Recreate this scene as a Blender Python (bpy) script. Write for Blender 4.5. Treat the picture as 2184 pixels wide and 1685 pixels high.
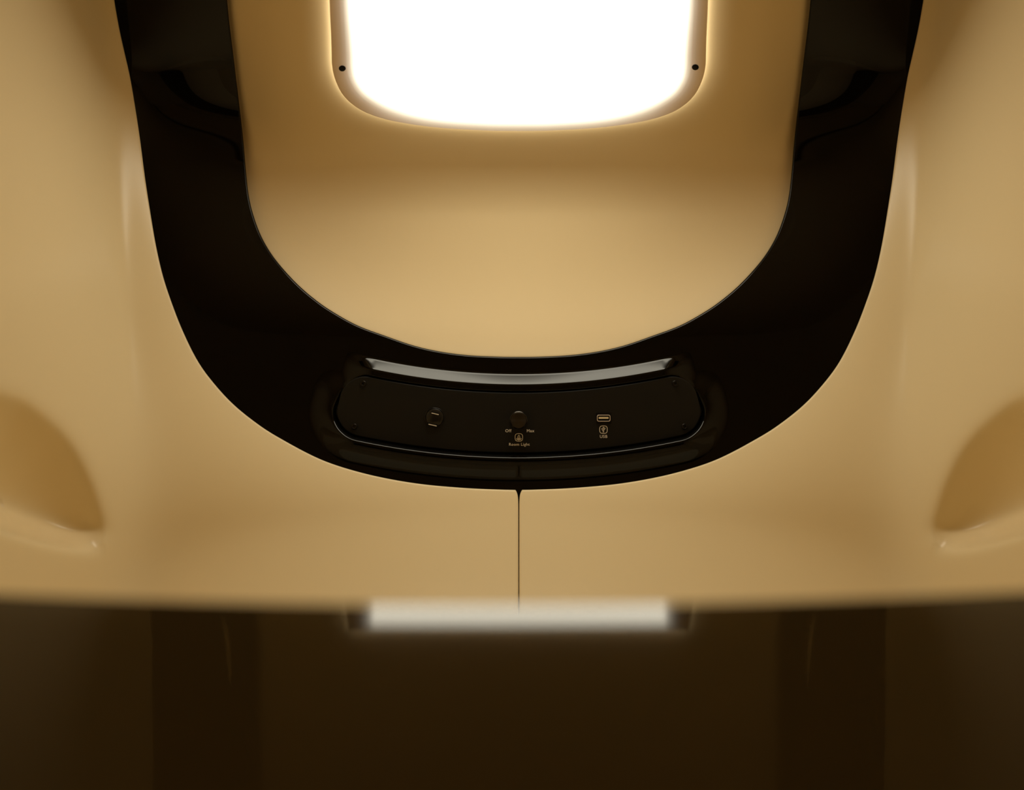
import bpy, math
import numpy as np
from mathutils import Vector

# ------------------------------------------------------------------ camera, world, exposure
for o in list(bpy.data.objects):
    bpy.data.objects.remove(o, do_unlink=True)
SC = bpy.context.scene
COL = SC.collection
F = 2600.0          # focal length in pixels of a 2184 px wide frame
CX, CY = 1106.5, 842.5
ZC = 0.38           # camera height above the pod floor

cam_d = bpy.data.cameras.new('camera')
cam = bpy.data.objects.new('camera', cam_d)
COL.objects.link(cam)
cam.location = (0, 0, ZC)
cam.rotation_euler = (math.pi / 2, 0, 0)
cam_d.sensor_width = 36
cam_d.lens = 36 * F / 2184
cam_d.shift_x = -(CX - 1092) / 2184
cam_d.clip_start = 0.01
cam_d.dof.use_dof = True
cam_d.dof.focus_distance = 1.31
cam_d.dof.aperture_fstop = 2.7
SC.camera = cam

world = bpy.data.worlds.new('World')
SC.world = world
world.use_nodes = True
world.node_tree.nodes['Background'].inputs[0].default_value = (1.0, 0.8, 0.55, 1)
world.node_tree.nodes['Background'].inputs[1].default_value = 0.002
SC.view_settings.view_transform = 'Standard'
SC.view_settings.look = 'None'
SC.view_settings.gamma = 1
SC.view_settings.exposure = 0.0
try:
    SC.cycles.diffuse_bounces = 8
    SC.cycles.max_bounces = 12
except Exception:
    pass

LAMP = 10.2

# ------------------------------------------------------------------ helpers
def sstep(x):
    x = np.clip(x, 0, 1)
    return x * x * (3 - 2 * x)

def W(px, py, Y):
    """point at depth Y (metres in front of the lens) -> world coordinates"""
    return np.stack([(px - CX) / F * Y, Y + 0 * px, ZC + (CY - py) / F * Y], -1)

def spline(pts, n):
    """centripetal-free Catmull-Rom through pts, resampled to n points evenly by length"""
    p = np.array(pts, float)
    q = np.vstack([2 * p[0] - p[1], p, 2 * p[-1] - p[-2]])
    out = []
    for i in range(1, len(q) - 2):
        t = np.linspace(0, 1, 24, endpoint=False)[:, None]
        a, b, c, d = q[i - 1], q[i], q[i + 1], q[i + 2]
        out.append(0.5 * (2 * b + (c - a) * t + (2 * a - 5 * b + 4 * c - d) * t ** 2 + (-a + 3 * b - 3 * c + d) * t ** 3))
    out.append(p[-1:])
    return resample(np.vstack(out), n)

def resample(c, n):
    l = np.r_[0, np.cumsum(np.hypot(*np.diff(c, axis=0).T))]
    u = np.linspace(0, l[-1], n)
    return np.stack([np.interp(u, l, c[:, 0]), np.interp(u, l, c[:, 1])], -1)

def smooth_curve(c, k):
    """light smoothing so that highlights run cleanly along the edge"""
    for _ in range(k):
        c = c.copy()
        c[1:-1] = 0.25 * c[:-2] + 0.5 * c[1:-1] + 0.25 * c[2:]
    return c

def poly_dist(P, poly, closed=True):
    """signed distance of points P (n,2) to polygon, positive inside"""
    A = poly
    B = np.roll(poly, -1, axis=0)
    if not closed:
        A, B = A[:-1], B[:-1]
    best = np.full(len(P), 1e9)
    inside = np.zeros(len(P), bool)
    for a, b in zip(A, B):
        ab = b - a
        L = ab @ ab
        if L < 1e-12:
            continue
        t = np.clip(((P - a) @ ab) / L, 0, 1)
        d = np.hypot(P[:, 0] - a[0] - t * ab[0], P[:, 1] - a[1] - t * ab[1])
        best = np.minimum(best, d)
        if closed:
            c = ((a[1] > P[:, 1]) != (b[1] > P[:, 1]))
            if c.any():
                with np.errstate(divide='ignore', invalid='ignore'):
                    xi = a[0] + (P[:, 1] - a[1]) / (b[1] - a[1] if b[1] != a[1] else 1e-9) * ab[0]
                inside ^= (c & (P[:, 0] < xi))
    return np.where(inside, best, -best) if closed else best

def mesh_obj(name, verts, faces, mat, parent=None, smooth=True, loc=None):
    me = bpy.data.meshes.new(name)
    verts = np.asarray(verts, float)
    if loc is not None:
        verts = verts - np.array(loc)
    me.from_pydata([tuple(v) for v in verts], [], [tuple(int(i) for i in f) for f in faces])
    me.update()
    if smooth:
        me.polygons.foreach_set('use_smooth', [True] * len(me.polygons))
    me.materials.append(mat)
    o = bpy.data.objects.new(name, me)
    COL.objects.link(o)
    if loc is not None:
        o.location = loc
    if parent is not None:
        o.parent = parent
        if loc is None:
            o.matrix_parent_inverse = parent.matrix_world.inverted()
    return o

def grid_faces(nu, nv, off=0, wrap=False):
    u = np.arange(nu if wrap else nu - 1)
    v = np.arange(nv - 1)
    U, V = np.meshgrid(u, v, indexing='ij')
    U2 = (U + 1) % nu
    f = np.stack([U * nv + V, U2 * nv + V, U2 * nv + V + 1, U * nv + V + 1], -1).reshape(-1, 4)
    return f + off

def empty(name, loc, label, cat, group=None):
    o = bpy.data.objects.new(name, None)
    COL.objects.link(o)
    o.location = loc
    o.empty_display_size = 0.02
    o['label'] = label
    o['category'] = cat
    if group:
        o['group'] = group
    bpy.context.view_layer.update()
    return o

def material(name, color, rough=0.3, metal=0.0, spec=0.5, coat=0.0, noise=0.0, aniso=0.0, bump=0.0):
    m = bpy.data.materials.new(name)
    m.use_nodes = True
    nt = m.node_tree
    b = nt.nodes['Principled BSDF']
    b.inputs['Base Color'].default_value = (*color, 1)
    b.inputs['Roughness'].default_value = rough
    b.inputs['Metallic'].default_value = metal
    b.inputs['Specular IOR Level'].default_value = spec
    b.inputs['Coat Weight'].default_value = coat
    b.inputs['Coat Roughness'].default_value = 0.04
    if aniso:
        b.inputs['Anisotropic'].default_value = aniso
        tg = nt.nodes.new('ShaderNodeTangent')
        tg.direction_type = 'RADIAL'
        tg.axis = 'Y'
        nt.links.new(tg.outputs[0], b.inputs['Tangent'])
    if noise:
        tc = nt.nodes.new('ShaderNodeTexCoord')
        n = nt.nodes.new('ShaderNodeTexNoise')
        n.inputs['Scale'].default_value = 9
        n.inputs['Detail'].default_value = 3
        nt.links.new(tc.outputs['Object'], n.inputs['Vector'])
        r = nt.nodes.new('ShaderNodeMapRange')
        r.inputs['To Min'].default_value = max(rough - noise, 0.01)
        r.inputs['To Max'].default_value = rough + noise
        nt.links.new(n.outputs['Fac'], r.inputs['Value'])
        nt.links.new(r.outputs[0], b.inputs['Roughness'])
    return m

BEIGE_COL = (0.92, 0.775, 0.495)
M_SHELL = material('beige_moulded_plastic', BEIGE_COL, 0.22, noise=0.02, spec=0.2)
M_NICHE = material('beige_plastic_light_toned', (0.78, 0.630, 0.380), 0.45, noise=0.03, spec=0.25)  # same plastic as the shell; darker, deeper colour stands in for bounced light
M_BAND = material('black_gloss_plastic', (0.0012, 0.0010, 0.0008), 0.05, spec=0.22, noise=0.01)
M_PANEL = material('black_matt_plastic', (0.0085, 0.0085, 0.0075), 0.55, spec=0.25, noise=0.03)
M_LEDGE = material('dark_brown_gloss', (0.060, 0.045, 0.020), 0.04, spec=0.055, noise=0.01)
M_BLACK = material('black_rubber', (0.001, 0.001, 0.001), 0.5, spec=0.2)
M_OUTLET = material('outlet_black', (0.006, 0.005, 0.004), 0.30, spec=0.4)
M_KNOB = material('knob_dark_metal', (0.08, 0.075, 0.07), 0.28, metal=1.0, aniso=0.85)
M_KNOBS = material('knob_side_metal', (0.12, 0.11, 0.10), 0.25, metal=1.0)
M_STEEL = material('contact_steel', (0.85, 0.83, 0.80), 0.45, metal=0.3)
M_SCREW = material('black_screw', (0.03, 0.028, 0.026), 0.3, metal=1.0)
M_USB = material('usb_shell_steel', (0.80, 0.70, 0.62), 0.35, metal=0.4)
M_TONGUE = material('usb_tongue_cream', (0.95, 0.88, 0.66), 0.4)
M_INK = material('printed_grey_ink', (0.90, 0.88, 0.85), 0.6)

def lamp_material():
    m = bpy.data.materials.new('lit_diffuser')
    m.use_nodes = True
    nt = m.node_tree
    b = nt.nodes['Principled BSDF']
    b.inputs['Base Color'].default_value = (0.80, 0.60, 0.32, 1)
    b.inputs['Roughness'].default_value = 0.35
    at = nt.nodes.new('ShaderNodeAttribute')
    at.attribute_name = 'glow'
    ml = nt.nodes.new('ShaderNodeMath')
    ml.operation = 'MULTIPLY'
    ml.inputs[1].default_value = LAMP
    nt.links.new(at.outputs['Fac'], ml.inputs[0])
    nt.links.new(ml.outputs[0], b.inputs['Emission Strength'])
    b.inputs['Emission Color'].default_value = (1.0, 0.93, 0.74, 1)
    return m
M_LAMP = lamp_material()

# ------------------------------------------------------------------ outlines (left half, then mirrored)
OUT_L = [(150, -700), (215, -200), (247, 20), (266.3, 115), (276.5, 159), (288.7, 231), (299.6, 303.6), (308.8, 376),
         (319.3, 445), (332, 521), (346.6, 586), (363, 637), (387, 700), (420, 767.7), (453, 814), (500, 865),
         (560, 912), (603, 938), (650, 963.8), (696, 985), (755, 1004), (821.7, 1020), (901.8, 1033), (993, 1041),
         (1060, 1044), (CX, 1045)]
IN_L = [(420, -700), (468, -200), (486, 15), (497.6, 115), (507.7, 198.6), (518.6, 292.7), (524.8, 365), (531, 419.5), (541, 460),
        (557, 503), (580, 543), (609, 579), (641.7, 613), (674, 640), (702, 660), (760, 693), (824, 717), (879, 736), (931.6, 748.5),
        (993.4, 757), (1062, 760.6), (CX, 761)]
LAMP_L = [(700, -58), (702, 15), (705, 80), (706, 116), (707, 141), (713, 168), (727, 198), (748, 221), (778, 240), (822, 255), (879, 266),
          (948, 274), (1039, 279), (CX, 280)]
GLOW_L = [(736, -50), (739, 15), (745, 80), (748, 115), (750, 150), (757, 175), (778, 203), (821, 229), (879, 247), (947, 258),
          (1039, 264), (CX, 265)]

def mirror(c):
    m = c[::-1][1:].copy()
    m[:, 0] = 2 * CX - m[:, 0]
    return np.vstack([c, m])

outer_half = smooth_curve(spline(mirror(np.array(OUT_L, float)), 1799), 60)[:900]
inner_half = smooth_curve(spline(mirror(np.array(IN_L, float)), 1799), 60)[:900]
outer_half[-1, 0] = inner_half[-1, 0] = CX
lamp_out = mirror(smooth_curve(spline(LAMP_L, 160), 3))
glow_out = mirror(spline(GLOW_L, 60))

# ------------------------------------------------------------------ depth of the moulded surfaces
def ceil_drop(py):
    return 4e-7 * np.clip(250 - py, 0, None) ** 2

def shell_depth(px, py):
    a = np.abs(px - CX)
    ac = 871 - 45 * sstep((py - 115) / 900)
    s = a - ac
    side = 0.00075 * 0.5 * (s + np.sqrt(s * s + (28.0 + 70.0 * sstep((py - 650) / 450)) ** 2)) - 0.0
    low = 6e-7 * np.clip(py - 1030, 0, 270) ** 2 + 3.24e-4 * np.clip(py - 1300, 0, None)
    v = low + ceil_drop(py)
    return 1.292 - (side ** 3 + v ** 3 + 1e-12) ** (1 / 3)

def edge_depth(py):            # inner rim of the black band
    a = 1.325 + 0.03 * sstep((720 - py) / 380)
    b = lamp_plane(py) + 0.045
    return 0.5 * (a + b - np.sqrt((a - b) ** 2 + 0.02 ** 2))

def lamp_plane(py):
    return 1.6738 / (1 + 1.191 * (CY - py) / F)

POCKET_RIM = spline([(-300, 900), (-200, 830), (-100, 818), (-40, 822), (10, 834), (58, 852), (108, 890), (150, 932), (182, 982),
                     (206, 1038), (222, 1092), (230, 1130), (224, 1158)], 70)          # upper and inner rim, seen from the middle of the pod
POCKET_SILL = spline([(224, 1158), (212, 1166), (188, 1166), (140, 1158), (70, 1139), (0, 1114), (-80, 1078), (-180, 1030), (-300, 900)], 50)
POCKET = np.vstack([POCKET_RIM, POCKET_SILL[1:-1]])

def pocket_push(px, py):
    P = np.stack([np.where(px > CX, 2 * CX - px, px), py], -1).reshape(-1, 2)
    out = np.zeros(len(P))
    near = (P[:, 0] < 330) & (P[:, 1] > 700) & (P[:, 1] < 1270)
    Q = P[near]
    side = np.vstack([POCKET_RIM, [(224, 1500), (-400, 1500), (-400, 900)]])
    dr = np.where(poly_dist(Q, side) > 0, 1, -1) * poly_dist(Q, POCKET_RIM, False)
    sill = POCKET_SILL[::-1]
    sill = sill[np.r_[True, np.diff(np.maximum.accumulate(sill[:, 0])) > 0]]
    db = (np.interp(Q[:, 0], sill[:, 0], sill[:, 1]) - Q[:, 1]) * 0.94
    k = 9.0
    ramp = k * np.log1p(np.exp(np.clip((dr - 4) / k, -30, 30)))
    ramp = np.where(dr > 200, dr, ramp)
    out[near] = 0.00072 * 260 * (1 - np.exp(-ramp / 260)) * (1 - np.exp(-5.0 * np.log1p(np.exp(np.clip((db + 7) / 5.0, -30, 30))) / 17.0))
    return out.reshape(px.shape)

# ------------------------------------------------------------------ pod shell, left and right halves
def build_wall(side):
    n = 700
    O = resample(outer_half, n)
    B = resample(np.array([(CX - 1300, -700), (CX - 1300, 1500), (CX - 1200, 1750), (CX - 1000, 1800), (CX, 1800)], float), n)
    D = B - O
    L = np.hypot(D[:, 0], D[:, 1])[:, None]
    d = D / L
    rows, dy, offs = [], [], []
    rows.append(O); dy.append(0.020)
    rows.append(O); dy.append(0.0034 * 0.848 + 0.0005)
    offs += [0 * L[:, 0], 0 * L[:, 0]]
    for th in np.linspace(0, 58, 9):
        th = math.radians(th)
        rows.append(O + d * 3.2 * (1 - math.cos(th)) / 0.47)
        dy.append(0.0034 * (0.848 - math.sin(th)))
        offs.append(0 * L[:, 0])
    for s in np.linspace(0, 1, 250)[1:]:
        rows.append(O + d * (3.2 + (L - 3.2) * s))
        dy.append(0)
        offs.append((L[:, 0] - 5.0) * s)
    P = np.stack(rows, 1)                       # n, rows, 2
    dy = np.array(dy)[None, :]
    px, py = P[..., 0], P[..., 1]
    gap = 1.0 + 7.0 * np.exp(-np.clip(py - 1044, 0, None) / 8.0)
    px = px - gap * np.exp(-(CX - px) / 10.0)
    # rounded edge along the seam
    Y = shell_depth(px, py) + pocket_push(px, py) + dy
    amp = (0.066 + 0.002 * sstep((O[:, 1] - 650) / 380))[:, None]
    Y = Y - amp * (1 - np.exp(-np.stack(offs, 1) / 230.0))
    Y = Y + 0.0010 * np.clip(1 - (CX - gap - px) / 3.0, 0, 1) ** 2 * (py > 1040)
    # extra column closing the seam backwards
    px = np.vstack([px, px[-1:], ]); py = np.vstack([py, py[-1:]]); Y = np.vstack([Y, Y[-1:] + 0.02])
    if side > 0:
        px = 2 * CX - px
    V = W(px, py, Y)
    nu, nv = V.shape[:2]
    verts = V.reshape(-1, 3)
    faces = grid_faces(nu, nv)
    # side wall running on towards the opening of the pod
    k = int(np.argmax(resample(B, n)[:, 1] >= 1500))
    edge = V[:k, -1]
    ts = np.linspace(0, 1, 12)[None, :, None]
    far = edge.copy(); far[:, 1] = -0.35
    sk = edge[:, None] * (1 - ts) + far[:, None] * ts
    faces = np.vstack([faces, grid_faces(k, 12, len(verts))])
    verts = np.vstack([verts, sk.reshape(-1, 3)])
    name = 'wall_left' if side < 0 else 'wall_right'
    o = mesh_obj(name, verts, faces, M_SHELL)
    o['kind'] = 'structure'
    o['label'] = ('left' if side < 0 else 'right') + ' half of the glossy beige pod shell with a scooped side pocket'
    return V[k:, -1]
fl = build_wall(-1)
fr = build_wall(1)

# floor and ceiling of the pod
bl = np.vstack([fl, fr[::-1]])
ts = np.linspace(0, 1, 12)[None, :, None]
far = bl.copy(); far[:, 1] = -0.35
V = bl[:, None] * (1 - ts) + far[:, None] * ts
o = mesh_obj('floor', V.reshape(-1, 3), grid_faces(len(bl), 12), M_SHELL)
o['kind'] = 'structure'
xs = np.linspace(CX - 1300, CX + 1300, 80)
top = W(xs, xs * 0 - 698, shell_depth(xs, xs * 0 - 698))
ins = W(xs, xs * 0 - 700, np.minimum(shell_depth(xs, xs * 0 - 700) + 0.25, 1.2))
far = top.copy(); far[:, 1] = -0.35
V = top[:, None] * (1 - ts) + far[:, None] * ts
vv = np.vstack([V.reshape(-1, 3), ins, top])
ff = np.vstack([grid_faces(80, 12), [(len(V.reshape(-1, 3)) + i, len(V.reshape(-1, 3)) + i + 1, len(V.reshape(-1, 3)) + 80 + i + 1, len(V.reshape(-1, 3)) + 80 + i) for i in range(79)]])
o = mesh_obj('ceiling', vv, ff, M_SHELL)
o['kind'] = 'structure'
loop = np.vstack([np.array([(CX - 1300, y) for y in np.linspace(-700, 1500, 30)] + [(x, 1800) for x in np.linspace(CX - 1000, CX + 1000, 30)] +
                           [(CX + 1300, y) for y in np.linspace(1500, -700, 30)] + [(x, -700) for x in np.linspace(CX + 1290, CX - 1290, 30)])])
bw = W(loop[:, 0], loop[:, 1], shell_depth(loop[:, 0], loop[:, 1]))
bw[:, 1] = -0.35
o = mesh_obj('wall_front_bounce', bw, [tuple(range(len(bw)))], M_SHELL, None, False)  # unseen wall behind the camera, added to bounce lamp light back
o['kind'] = 'structure'

# ------------------------------------------------------------------ niche behind the band
def niche_depth(px, py):
    shp = px.shape
    P = np.stack([px, py], -1).reshape(-1, 2)
    poly = resample(mirror(resample(inner_half, 120)), 200)
    d = poly_dist(P, poly).reshape(shp)
    w = 1 - (1 - np.clip(d / 320, 0, 1)) ** 2.2
    ye = edge_depth(py) + 0.012
    over = 1.331e-6 * np.clip(460 - py, 0, None) ** 2
    yc = np.where(py < 278, lamp_plane(py), 1.374 - over + 0 * py)
    Y = ye + w * (yc - ye)
    ld = poly_dist(P, resample(lamp_out, 120)).reshape(shp)     # positive inside the lamp
    Y = Y + (lamp_plane(py) - Y) * sstep(1.15 + ld / 170) * (py < 278) + (yc - Y) * sstep(1.15 + ld / 170) * (py >= 278)
    dish = 0.0 * np.clip((ld + 44) / 44, 0, 1) ** 1.35
    return Y + dish

xs = np.arange(400, 2 * CX - 400 + 1, 3.0)
ys = np.r_[np.arange(-700, -60, 16.0), np.arange(-60, 802, 3.0)]
PX, PY = np.meshgrid(xs, ys, indexing='ij')
NY = niche_depth(PX, PY)
V = W(PX, PY, NY)
o = mesh_obj('wall_back', V.reshape(-1, 3), grid_faces(len(xs), len(ys)), M_NICHE)
o['kind'] = 'structure'
o['label'] = 'beige scooped niche wall framed by the black band, under the lit lamp'

# ------------------------------------------------------------------ glossy black band with the moulded brow and recess
RC, RCY = 1583.0, 902.0 - 1583.0
def bend(px, py):
    th = np.arctan2(px - CX, py - RCY)
    return RC * th, np.hypot(px - CX, py - RCY) - RC
def unbend(u, v):
    th = u / RC
    return CX + (RC + v) * np.sin(th), RCY + (RC + v) * np.cos(th)
def recess_dist(px, py):           # negative inside
    u, v = bend(px, py)
    r = 58.0
    qx = np.abs(u) - (392 - r)
    qy = np.abs(v) - (69 - r)
    return np.hypot(np.clip(qx, 0, None), np.clip(qy, 0, None)) + np.minimum(np.maximum(qx, qy), 0) - r
PANEL_Y = 1.310

def band_depth(px, py, s):
    base = edge_depth(py) * (1 - s) + (shell_depth(px, py) + 0.014) * s
    # rolled inner rim
    d = recess_dist(px, py)
    u, v = bend(px, py)
    lower = (py > 680)
    bulge = (0.004 * sstep((v + 65) / 60.0) + 0.009 * sstep((v - 10) / 55.0) * (1 - sstep((np.abs(u) - 330) / 90))) * (1 - sstep((np.abs(d - 8)) / 50.0)) * lower
    fade = 1 - sstep((np.abs(u) - 325) / 75.0)
    x = (v + 108) / 30.0
    xc = np.clip(x, 0, 1)
    tr = np.where(xc < 0.2, xc ** 2 / 0.32, np.where(xc > 0.8, 1 - (1 - xc) ** 2 / 0.32, (xc - 0.1) / 0.8))
    brow = 0.0096 * (1 + 0.05 * np.exp(-(u / 150.0) ** 2)) * tr * fade * (1 - sstep((v + 60) / 40.0)) * lower
    Y = base - np.maximum(bulge, 0) - brow + 0.004 * np.clip((8 - d) / 8, 0, 1.3) ** 2 * lower * sstep((v + 20) / 50)
    k = sstep((1.0 - d) / 7.0) * lower      # 1 inside the recess
    return Y * (1 - k) + (PANEL_Y + 0.003) * k

nt_ = 760
Ih = resample(inner_half, nt_)
Oh = resample(outer_half, nt_)
# denser towards the bottom: remap the parameter
q = np.linspace(0, 1, nt_)
qq = 1.35 * q - 0.35 * q * q
Ih = np.stack([np.interp(qq, q, Ih[:, 0]), np.interp(qq, q, Ih[:, 1])], -1)
Oh = np.stack([np.interp(qq, q, Oh[:, 0]), np.interp(qq, q, Oh[:, 1])], -1)
I2, O2 = mirror(Ih), mirror(Oh)
D = O2 - I2
L = np.hypot(D[:, 0], D[:, 1])[:, None]
d = D / L
rows, dy, ss = [], [], []
rows.append(I2); dy.append(0.016); ss.append(0 * L[:, 0])
for th in np.linspace(0, 90, 9):
    th = math.radians(th)
    off = 5.0 * (1 - math.cos(th))
    rows.append(I2 + d * off); dy.append(0.0028 * (1 - math.sin(th))); ss.append(off / L[:, 0])
for s in np.linspace(0, 1, 235)[1:]:
    rows.append(I2 + d * (5.0 + (L + 1.0) * s)); dy.append(0); ss.append((5.0 + (L[:, 0] + 1.0) * s) / L[:, 0])
P = np.stack(rows, 1); ss = np.stack(ss, 1)
Y = band_depth(P[..., 0], P[..., 1], ss) + np.array(dy)[None, :]
V = W(P[..., 0], P[..., 1], Y)
band = mesh_obj('surround_band', V.reshape(-1, 3), grid_faces(*V.shape[:2]), M_BAND)
band['label'] = 'glossy black U-shaped band framing the lit niche, with a moulded brow over the control panel'
band['category'] = 'trim band'

# ------------------------------------------------------------------ lamp
cpt = np.array([CX, 100.0])
lo = lamp_out
n = len(lo)
# close the top edge
topseg = np.linspace(lo[-1], lo[0], 60)[1:-1]
ring = np.vstack([lo, topseg])
n = len(ring)
off = -0.0085
rows, ys_, = [], []
def lamp_pt(sc, extra):
    c = cpt + (ring - cpt) * sc
    return W(c[:, 0], c[:, 1], lamp_plane(c[:, 1]) + off + extra), c
V, G = [], []
for sc, ex in [(0.992, 0.016), (0.992, 0.0006), (0.996, 0.0006), (0.997, 0.0002), (0.996, 0.0), (0.989, 0.0)] + [(x, 0.0) for x in np.linspace(0.989, 0.001, 48)[1:]]:
    v, c = lamp_pt(sc, ex)
    V.append(v)
    topc = np.linspace(glow_out[-1], glow_out[0], 10)[1:-1]
    g = poly_dist(c, np.vstack([glow_out, topc]))
    G.append(np.where(g > -22, np.clip((g + 22) / 50.0, 0, 1) ** 4, 0) + 0.045 * (1 + 0.9 * sstep((c[:, 1] - 215) / 50)) * np.exp(np.minimum(g, 0) / 13.0) * (g < 30))
G[0] = G[1] = 0 * G[0] + 0.33      # the edge of the diffuser glows and washes the wall around it
V = np.stack(V, 1); G = np.stack(G, 1)
lampc = W(np.array(CX), np.array(110.0), lamp_plane(np.array(110.0)))
lamp = empty('ceiling_lamp', tuple(lampc), 'lit rounded white lamp panel set in the beige niche above the band', 'lamp')
o = mesh_obj('diffuser', V.reshape(-1, 3), grid_faces(V.shape[0], V.shape[1], wrap=True), M_LAMP, lamp)
at = o.data.attributes.new('glow', 'FLOAT', 'POINT')
at.data.foreach_set('value', G.reshape(-1).astype(np.float32))
for hx, hy in ((730, 146), (1483, 143.5)):
    t = np.linspace(0, 2 * np.pi, 32, endpoint=False)
    pts = []
    for r, ex in ((7.6, 0.0002), (7.0, -0.0006), (3.5, -0.0009), (0.01, -0.001)):
        px, py = hx + r * np.cos(t), hy + 0.85 * r * np.sin(t)
        pts.append(W(px, py, lamp_plane(py) + off + ex))
    pts = np.stack(pts, 1)
    mesh_obj('screw', pts.reshape(-1, 3), grid_faces(32, 4, wrap=True), M_BLACK, lamp)['label'] = 'black screw in the lamp edge'

# ------------------------------------------------------------------ control panel
pc = W(np.array(CX), np.array(902.0), np.array(PANEL_Y))
panel = empty('control_panel', tuple(pc), 'matt black curved control panel with outlet, light knob and usb port', 'control panel')

def outline_recess(inset, n=260):
    r = 58.0 - inset
    hx, hy = 392 - 58.0, 69 - 58.0
    pts = []
    for cx, cy, a0 in ((hx, hy, 0), (-hx, hy, 90), (-hx, -hy, 180), (hx, -hy, 270)):
        for a in np.linspace(a0, a0 + 90, 24):
            pts.append((cx + r * math.cos(math.radians(a)), cy + r * math.sin(math.radians(a))))
    pts.append(pts[0])
    c = resample(np.array(pts), n + 1)[:-1]
    return np.stack(unbend(c[:, 0], c[:, 1]), -1), c

rows = []
for inset, ex in ((5.0, 0.0025), (5.0, 0.0006), (5.6, 0.0002), (6.6, 0.0)):
    c, _ = outline_recess(inset)
    rows.append(W(c[:, 0], c[:, 1], np.full(len(c), PANEL_Y + ex)))
_, b0 = outline_recess(6.6)
for f in np.linspace(1, 0, 14)[1:]:
    u = b0[:, 0] * (1 - (1 - f) * 0.16) ; v = b0[:, 1] * f
    x, y = unbend(u, v)
    rows.append(W(x, y, np.full(len(x), PANEL_Y)))
V = np.stack(rows, 1)
mesh_obj('face_plate', V.reshape(-1, 3), grid_faces(V.shape[0], V.shape[1], wrap=True), M_PANEL, panel, smooth=False)

def S(px, py, proud=0.0):
    """point on the panel face, 'proud' metres towards the viewer"""
    v = W(np.array(float(px)), np.array(float(py)), np.array(PANEL_Y))
    return np.array([v[0], v[1] - proud, v[2]])
PM = PANEL_Y / F      # metres per pixel on the panel

def lathe(name, c, prof, mat, parent, n=48, rot=0, smooth=True):
    """prof: (radius px, proud m) from outside in; axis along the view normal of the panel"""
    t = np.linspace(0, 2 * np.pi, n, endpoint=False) + rot
    V = []
    for r, p in prof:
        V.append(np.stack([np.cos(t) * r * PM, -p + 0 * t, np.sin(t) * r * PM], -1))
    V = np.stack(V, 1)
    o = mesh_obj(name, V.reshape(-1, 3), grid_faces(n, len(prof), wrap=True), mat, None, smooth)
    place(o, c, parent)
    return o

def place(o, c, parent):
    """mesh built around its own origin; put it at world point c under parent"""
    o.location = Vector(c)
    if parent is not None:
        bpy.context.view_layer.update()
        o.parent = parent
        o.matrix_parent_inverse = parent.matrix_world.inverted()
    bpy.context.view_layer.update()

def plate(name, c, outline, holes_unused, z0, z1, mat, parent, rot=0.0, smooth=False):
    """solid slab from an outline in px (x right, y up), between proud heights z0..z1"""
    a = math.radians(rot)
    p = np.array(outline, float)
    x = (p[:, 0] * math.cos(a) - p[:, 1] * math.sin(a)) * PM
    z = (p[:, 0] * math.sin(a) + p[:, 1] * math.cos(a)) * PM
    n = len(p)
    b = 0.12 * abs(z1 - z0)
    k = 1 - 0.03
    v = [np.stack([x, 0 * x - z0, z], -1), np.stack([x, 0 * x - (z1 - b), z], -1), np.stack([x * k, 0 * x - z1, z * k], -1)]
    V = np.vstack(v)
    faces = []
    for r in range(2):
        for i in range(n):
            j = (i + 1) % n
            faces.append((r * n + i, r * n + j, (r + 1) * n + j, (r + 1) * n + i))
    me_f = faces + [tuple(range(2 * n, 3 * n))]
    me = bpy.data.meshes.new(name)
    me.from_pydata([tuple(q) for q in V], [], me_f)
    me.update()
    me.materials.append(mat)
    o = bpy.data.objects.new(name, me)
    COL.objects.link(o)
    place(o, c, parent)
    return o

def rrect(w, h, r, n=6):
    pts = []
    for cx, cy, a0 in ((w / 2 - r, h / 2 - r, 0), (-w / 2 + r, h / 2 - r, 90), (-w / 2 + r, -h / 2 + r, 180), (w / 2 - r, -h / 2 + r, 270)):
        for a in np.linspace(a0, a0 + 90, n):
            pts.append((cx + r * math.cos(math.radians(a)), cy + r * math.sin(math.radians(a))))
    return pts

def loop_strip(name, c, outer, inner, z0, z1, mat, parent):
    """frame between two outlines with equal point counts"""
    o_, i_ = np.array(outer) * PM, np.array(inner) * PM
    n = len(o_)
    prof = [(o_, z0), (o_, z1 * .8), (o_ * .8 + i_ * .2, z1), (o_ * .2 + i_ * .8, z1), (i_, z1 * .8), (i_, z0 - 0.002)]
    V = np.stack([np.stack([q[:, 0], np.full(n, -z), q[:, 1]], -1) for q, z in prof], 1)
    o = mesh_obj(name, V.reshape(-1, 3), grid_faces(n, len(prof), wrap=True), mat, None, False)
    place(o, c, parent)
    return o

# four panel screws with hex sockets
def hexpts(r, n=6):
    return [(r * math.cos(math.pi * 2 * i / n), r * math.sin(math.pi * 2 * i / n)) for i in range(n)]
for sx, sy in ((775, 818.5), (1440, 818), (755.5, 910), (1460, 910)):
    sc = lathe('screw', S(sx, sy), [(6.6, -0.0005), (6.6, 0.0006), (5.6, 0.0012), (3.2, 0.0013), (2.9, 0.0004), (2.7, -0.0004), (0.01, -0.0004)], M_SCREW, panel, 30)

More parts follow.
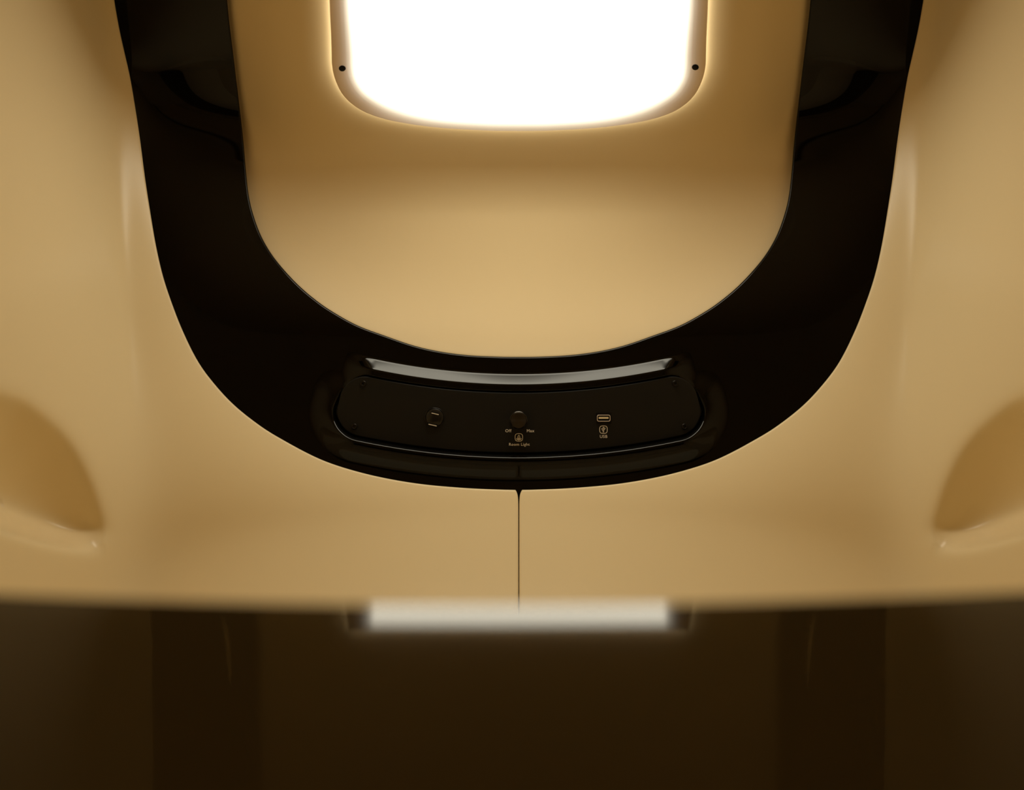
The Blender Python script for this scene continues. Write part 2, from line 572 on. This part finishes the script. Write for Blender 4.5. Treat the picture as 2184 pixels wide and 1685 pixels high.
# power outlet: round, turned a little, with two bright blade slots
outlet = lathe('power_outlet', S(927.3, 890.3), [(21.2, -0.0005), (21.2, 0.0008), (20.6, 0.0013), (19.9, 0.0012), (19.6, 0.0003), (19.0, 0.0003), (18.7, 0.0011), (18.0, 0.0015), (0.01, 0.0015)], M_OUTLET, panel, 56)
for (ax, ay, bx, by) in ((920.5, 880.8, 936.0, 884.4), (914.0, 904.6, 931.6, 908.6)):
    mx, my = (ax + bx) / 2, (ay + by) / 2
    Ls = math.hypot(bx - ax, by - ay)
    rot = -math.degrees(math.atan2(by - ay, bx - ax))
    sl = plate('slot', S(mx, my - 1.0), rrect(Ls + 3, 4.6, 0.5, 3), None, 0.0, 0.0017, M_BLACK, outlet, rot)
    plate('contact', S(mx, my), rrect(Ls, 1.9, 0.4, 3), None, 0.0, 0.0020, M_STEEL, sl, rot)
#plate('ridge', S(926, 894), rrect(14, 6, 1.5, 4), None, 0.0, 0.0023, M_OUTLET, outlet, -13)

# room light knob
KR = 17.6
prof = [(KR + 1.5, -0.0005), (KR + 1.5, 0.0007), (KR + 0.2, 0.0009), (KR, 0.0012), (KR - 0.2, 0.0105), (KR - 0.5, 0.0113), (KR - 1.3, 0.0118)]
knob = lathe('dimmer_knob', S(1106, 896), prof, M_KNOBS, panel, 64)
knob['label'] = 'round dark metal room light knob'
kf = lathe('knob_face', S(1106, 896), [(KR - 1.3, 0.0118), (KR - 2.5, 0.0118), (KR * .6, 0.0117), (KR * .3, 0.0116), (0.2, 0.0116)], M_KNOB, knob, 64)

# usb port
usb = loop_strip('usb_port', S(1287.5, 891.5), rrect(33, 24, 1.2), rrect(29.5, 17.5, 3.5), 0.0, 0.0006, M_BLACK, panel)
plate('socket_floor', S(1287.5, 891.5), rrect(31, 20, 3), None, -0.0005, 0.0002, M_BLACK, usb)
loop_strip('metal_shell', S(1287.5, 892.0), rrect(29, 14.6, 4.0), rrect(25.6, 11.4, 2.8), 0.0, 0.0013, M_USB, usb)
plate('tongue', S(1287.3, 891.2), rrect(21, 4.0, 0.8), None, 0.0, 0.0010, M_TONGUE, usb)

# printed marks
def text(body, px, py, h, name='printed_text', weight=0.012):
    cu = bpy.data.curves.new(name, 'FONT')
    cu.body = body
    cu.size = h * PM / 0.70
    cu.align_x = 'CENTER'
    cu.offset = weight * cu.size
    cu.space_character = 1.12
    cu.extrude = 0.00004
    tmp = bpy.data.objects.new(name, cu)
    COL.objects.link(tmp)
    bpy.context.view_layer.update()
    dg = bpy.context.evaluated_depsgraph_get()
    me = bpy.data.meshes.new_from_object(tmp.evaluated_get(dg))
    bpy.data.objects.remove(tmp)
    me.materials.clear()
    me.materials.append(M_INK)
    vs = np.array([v.co[:] for v in me.vertices])
    for v in me.vertices:
        v.co = (v.co.x, -v.co.z, v.co.y)
    o = bpy.data.objects.new(name, me)
    COL.objects.link(o)
    place(o, S(px, py, 0.0002), panel)
    return o
text('Off', 1084.0, 921.8, 6.3)
text('Max', 1131.2, 921.8, 6.3)
text('Room Light', 1107.3, 950.6, 5.9)
text('USB', 1287.2, 933.9, 6.2)

def strokes(name, c, paths, w, parent, mat=M_INK, h=0.00025):
    """flat ink strokes of width w px along polylines (px, y up)"""
    V, Fc = [], []
    for pts in paths:
        closed = pts[0] == pts[-1]
        p = np.array(pts[:-1] if closed else pts, float)
        n = len(p)
        if closed:
            tg = np.roll(p, -1, 0) - np.roll(p, 1, 0)
        else:
            tg = np.gradient(p, axis=0)
        tg /= np.hypot(tg[:, 0], tg[:, 1])[:, None] + 1e-9
        nn = np.stack([-tg[:, 1], tg[:, 0]], -1)
        a, b = (p + nn * w / 2) * PM, (p - nn * w / 2) * PM
        o0 = len(V)
        for q0, q1 in zip(a, b):
            V.append((q0[0], -h, q0[1])); V.append((q1[0], -h, q1[1]))
        for i in range(n if closed else n - 1):
            j = (i + 1) % n
            Fc.append((o0 + 2 * i, o0 + 2 * i + 1, o0 + 2 * j + 1, o0 + 2 * j))
    o = mesh_obj(name, V, Fc, mat, None, False)
    place(o, c, parent)
    return o

def squircle(r, n=40):
    pts = []
    for t in np.linspace(0, 2 * math.pi, n, endpoint=False):
        c, s = math.cos(t), math.sin(t)
        pts.append((r * math.copysign(abs(c) ** 0.62, c), r * math.copysign(abs(s) ** 0.62, s)))
    return pts + [pts[0]]
def circ(cx, cy, r, n=14, a0=0, a1=360):
    full = (a1 - a0) == 360
    pts = [(cx + r * math.cos(math.radians(a)), cy + r * math.sin(math.radians(a))) for a in np.linspace(a0, a1, n, endpoint=not full)]
    return pts + ([pts[0]] if full else [])
# lamp symbol: a pendant drop on a hand-like base
drop = circ(0, -0.6, 2.5, 12, -200, 20) + [(1.2, 3.2), (0.0, 5.2), (-1.2, 3.2)]
drop = drop + [drop[0]]
strokes('lamp_symbol', S(1106.6, 933.0), [squircle(8.0), drop, [(0, 0), (0, -7.2)], [(-6.0, -2.2), (-3.6, -2.6), (-1.6, -4.6), (0, -4.8)],
                                           [(6.0, -2.2), (3.6, -2.6), (1.6, -4.6), (0, -4.8)], [(-5.5, -5.0), (-2, -5.2)], [(5.5, -5.0), (2, -5.2)]], 1.15, panel)
strokes('usb_symbol', S(1287.0, 916.3), [squircle(8.0), [(0, -5), (0, 4.6)], [(0, -3.2), (-3.0, -0.4), (-3.0, 1.8)], [(0, -1.8), (3.0, 0.8), (3.0, 2.6)],
                                          circ(0, -4.4, 0.9), circ(-3.0, 1.8, 0.7), circ(3.0, 2.8, 0.7), [(-1.4, 3.6), (0, 5.6), (1.4, 3.6)]], 1.3, panel)

# ------------------------------------------------------------------ dark glossy ledge in the foreground
TL = 0.2140
def ledge_plane(Y):
    return -0.18998 + TL * Y
xs = np.linspace(-0.42, 0.42, 121)
V = []
for x in xs:
    e = 0.4908 + 0.30 * x * x + 0.008 * x
    prof = [(0.14, -ZC + 0.001), (0.14, ledge_plane(0.15) - 0.012), (0.143, ledge_plane(0.15) - 0.004), (0.15, ledge_plane(0.15))]
    for k in np.linspace(0.16, 1, 14):
        y = 0.15 + (e - 0.15) * k
        prof.append((y, ledge_plane(y)))
    r = 0.004
    for a in np.linspace(10, 100, 8):
        a = math.radians(a)
        prof.append((e + r * math.sin(a), ledge_plane(e) - r * (1 - math.cos(a)) + TL * r * math.sin(a) * math.cos(a)))
    yb = e + r * 0.98
    prof.append((yb, ledge_plane(e) - 0.02))
    prof.append((yb, -ZC + 0.001))
    V.append([(x, y, ZC + z) for y, z in prof])
V = np.array(V)
nv = V.shape[1]
faces = [tuple(f) for f in grid_faces(len(xs), nv)] + [tuple(range(nv)), tuple((len(xs) - 1) * nv + i for i in range(nv))]
led = mesh_obj('entrance_ledge', V.reshape(-1, 3), faces, M_LEDGE, None, True, loc=(0, 0.3, 0.0))
led['label'] = 'blurred dark brown glossy ledge across the foreground, mirroring the lamp'
led['category'] = 'ledge'
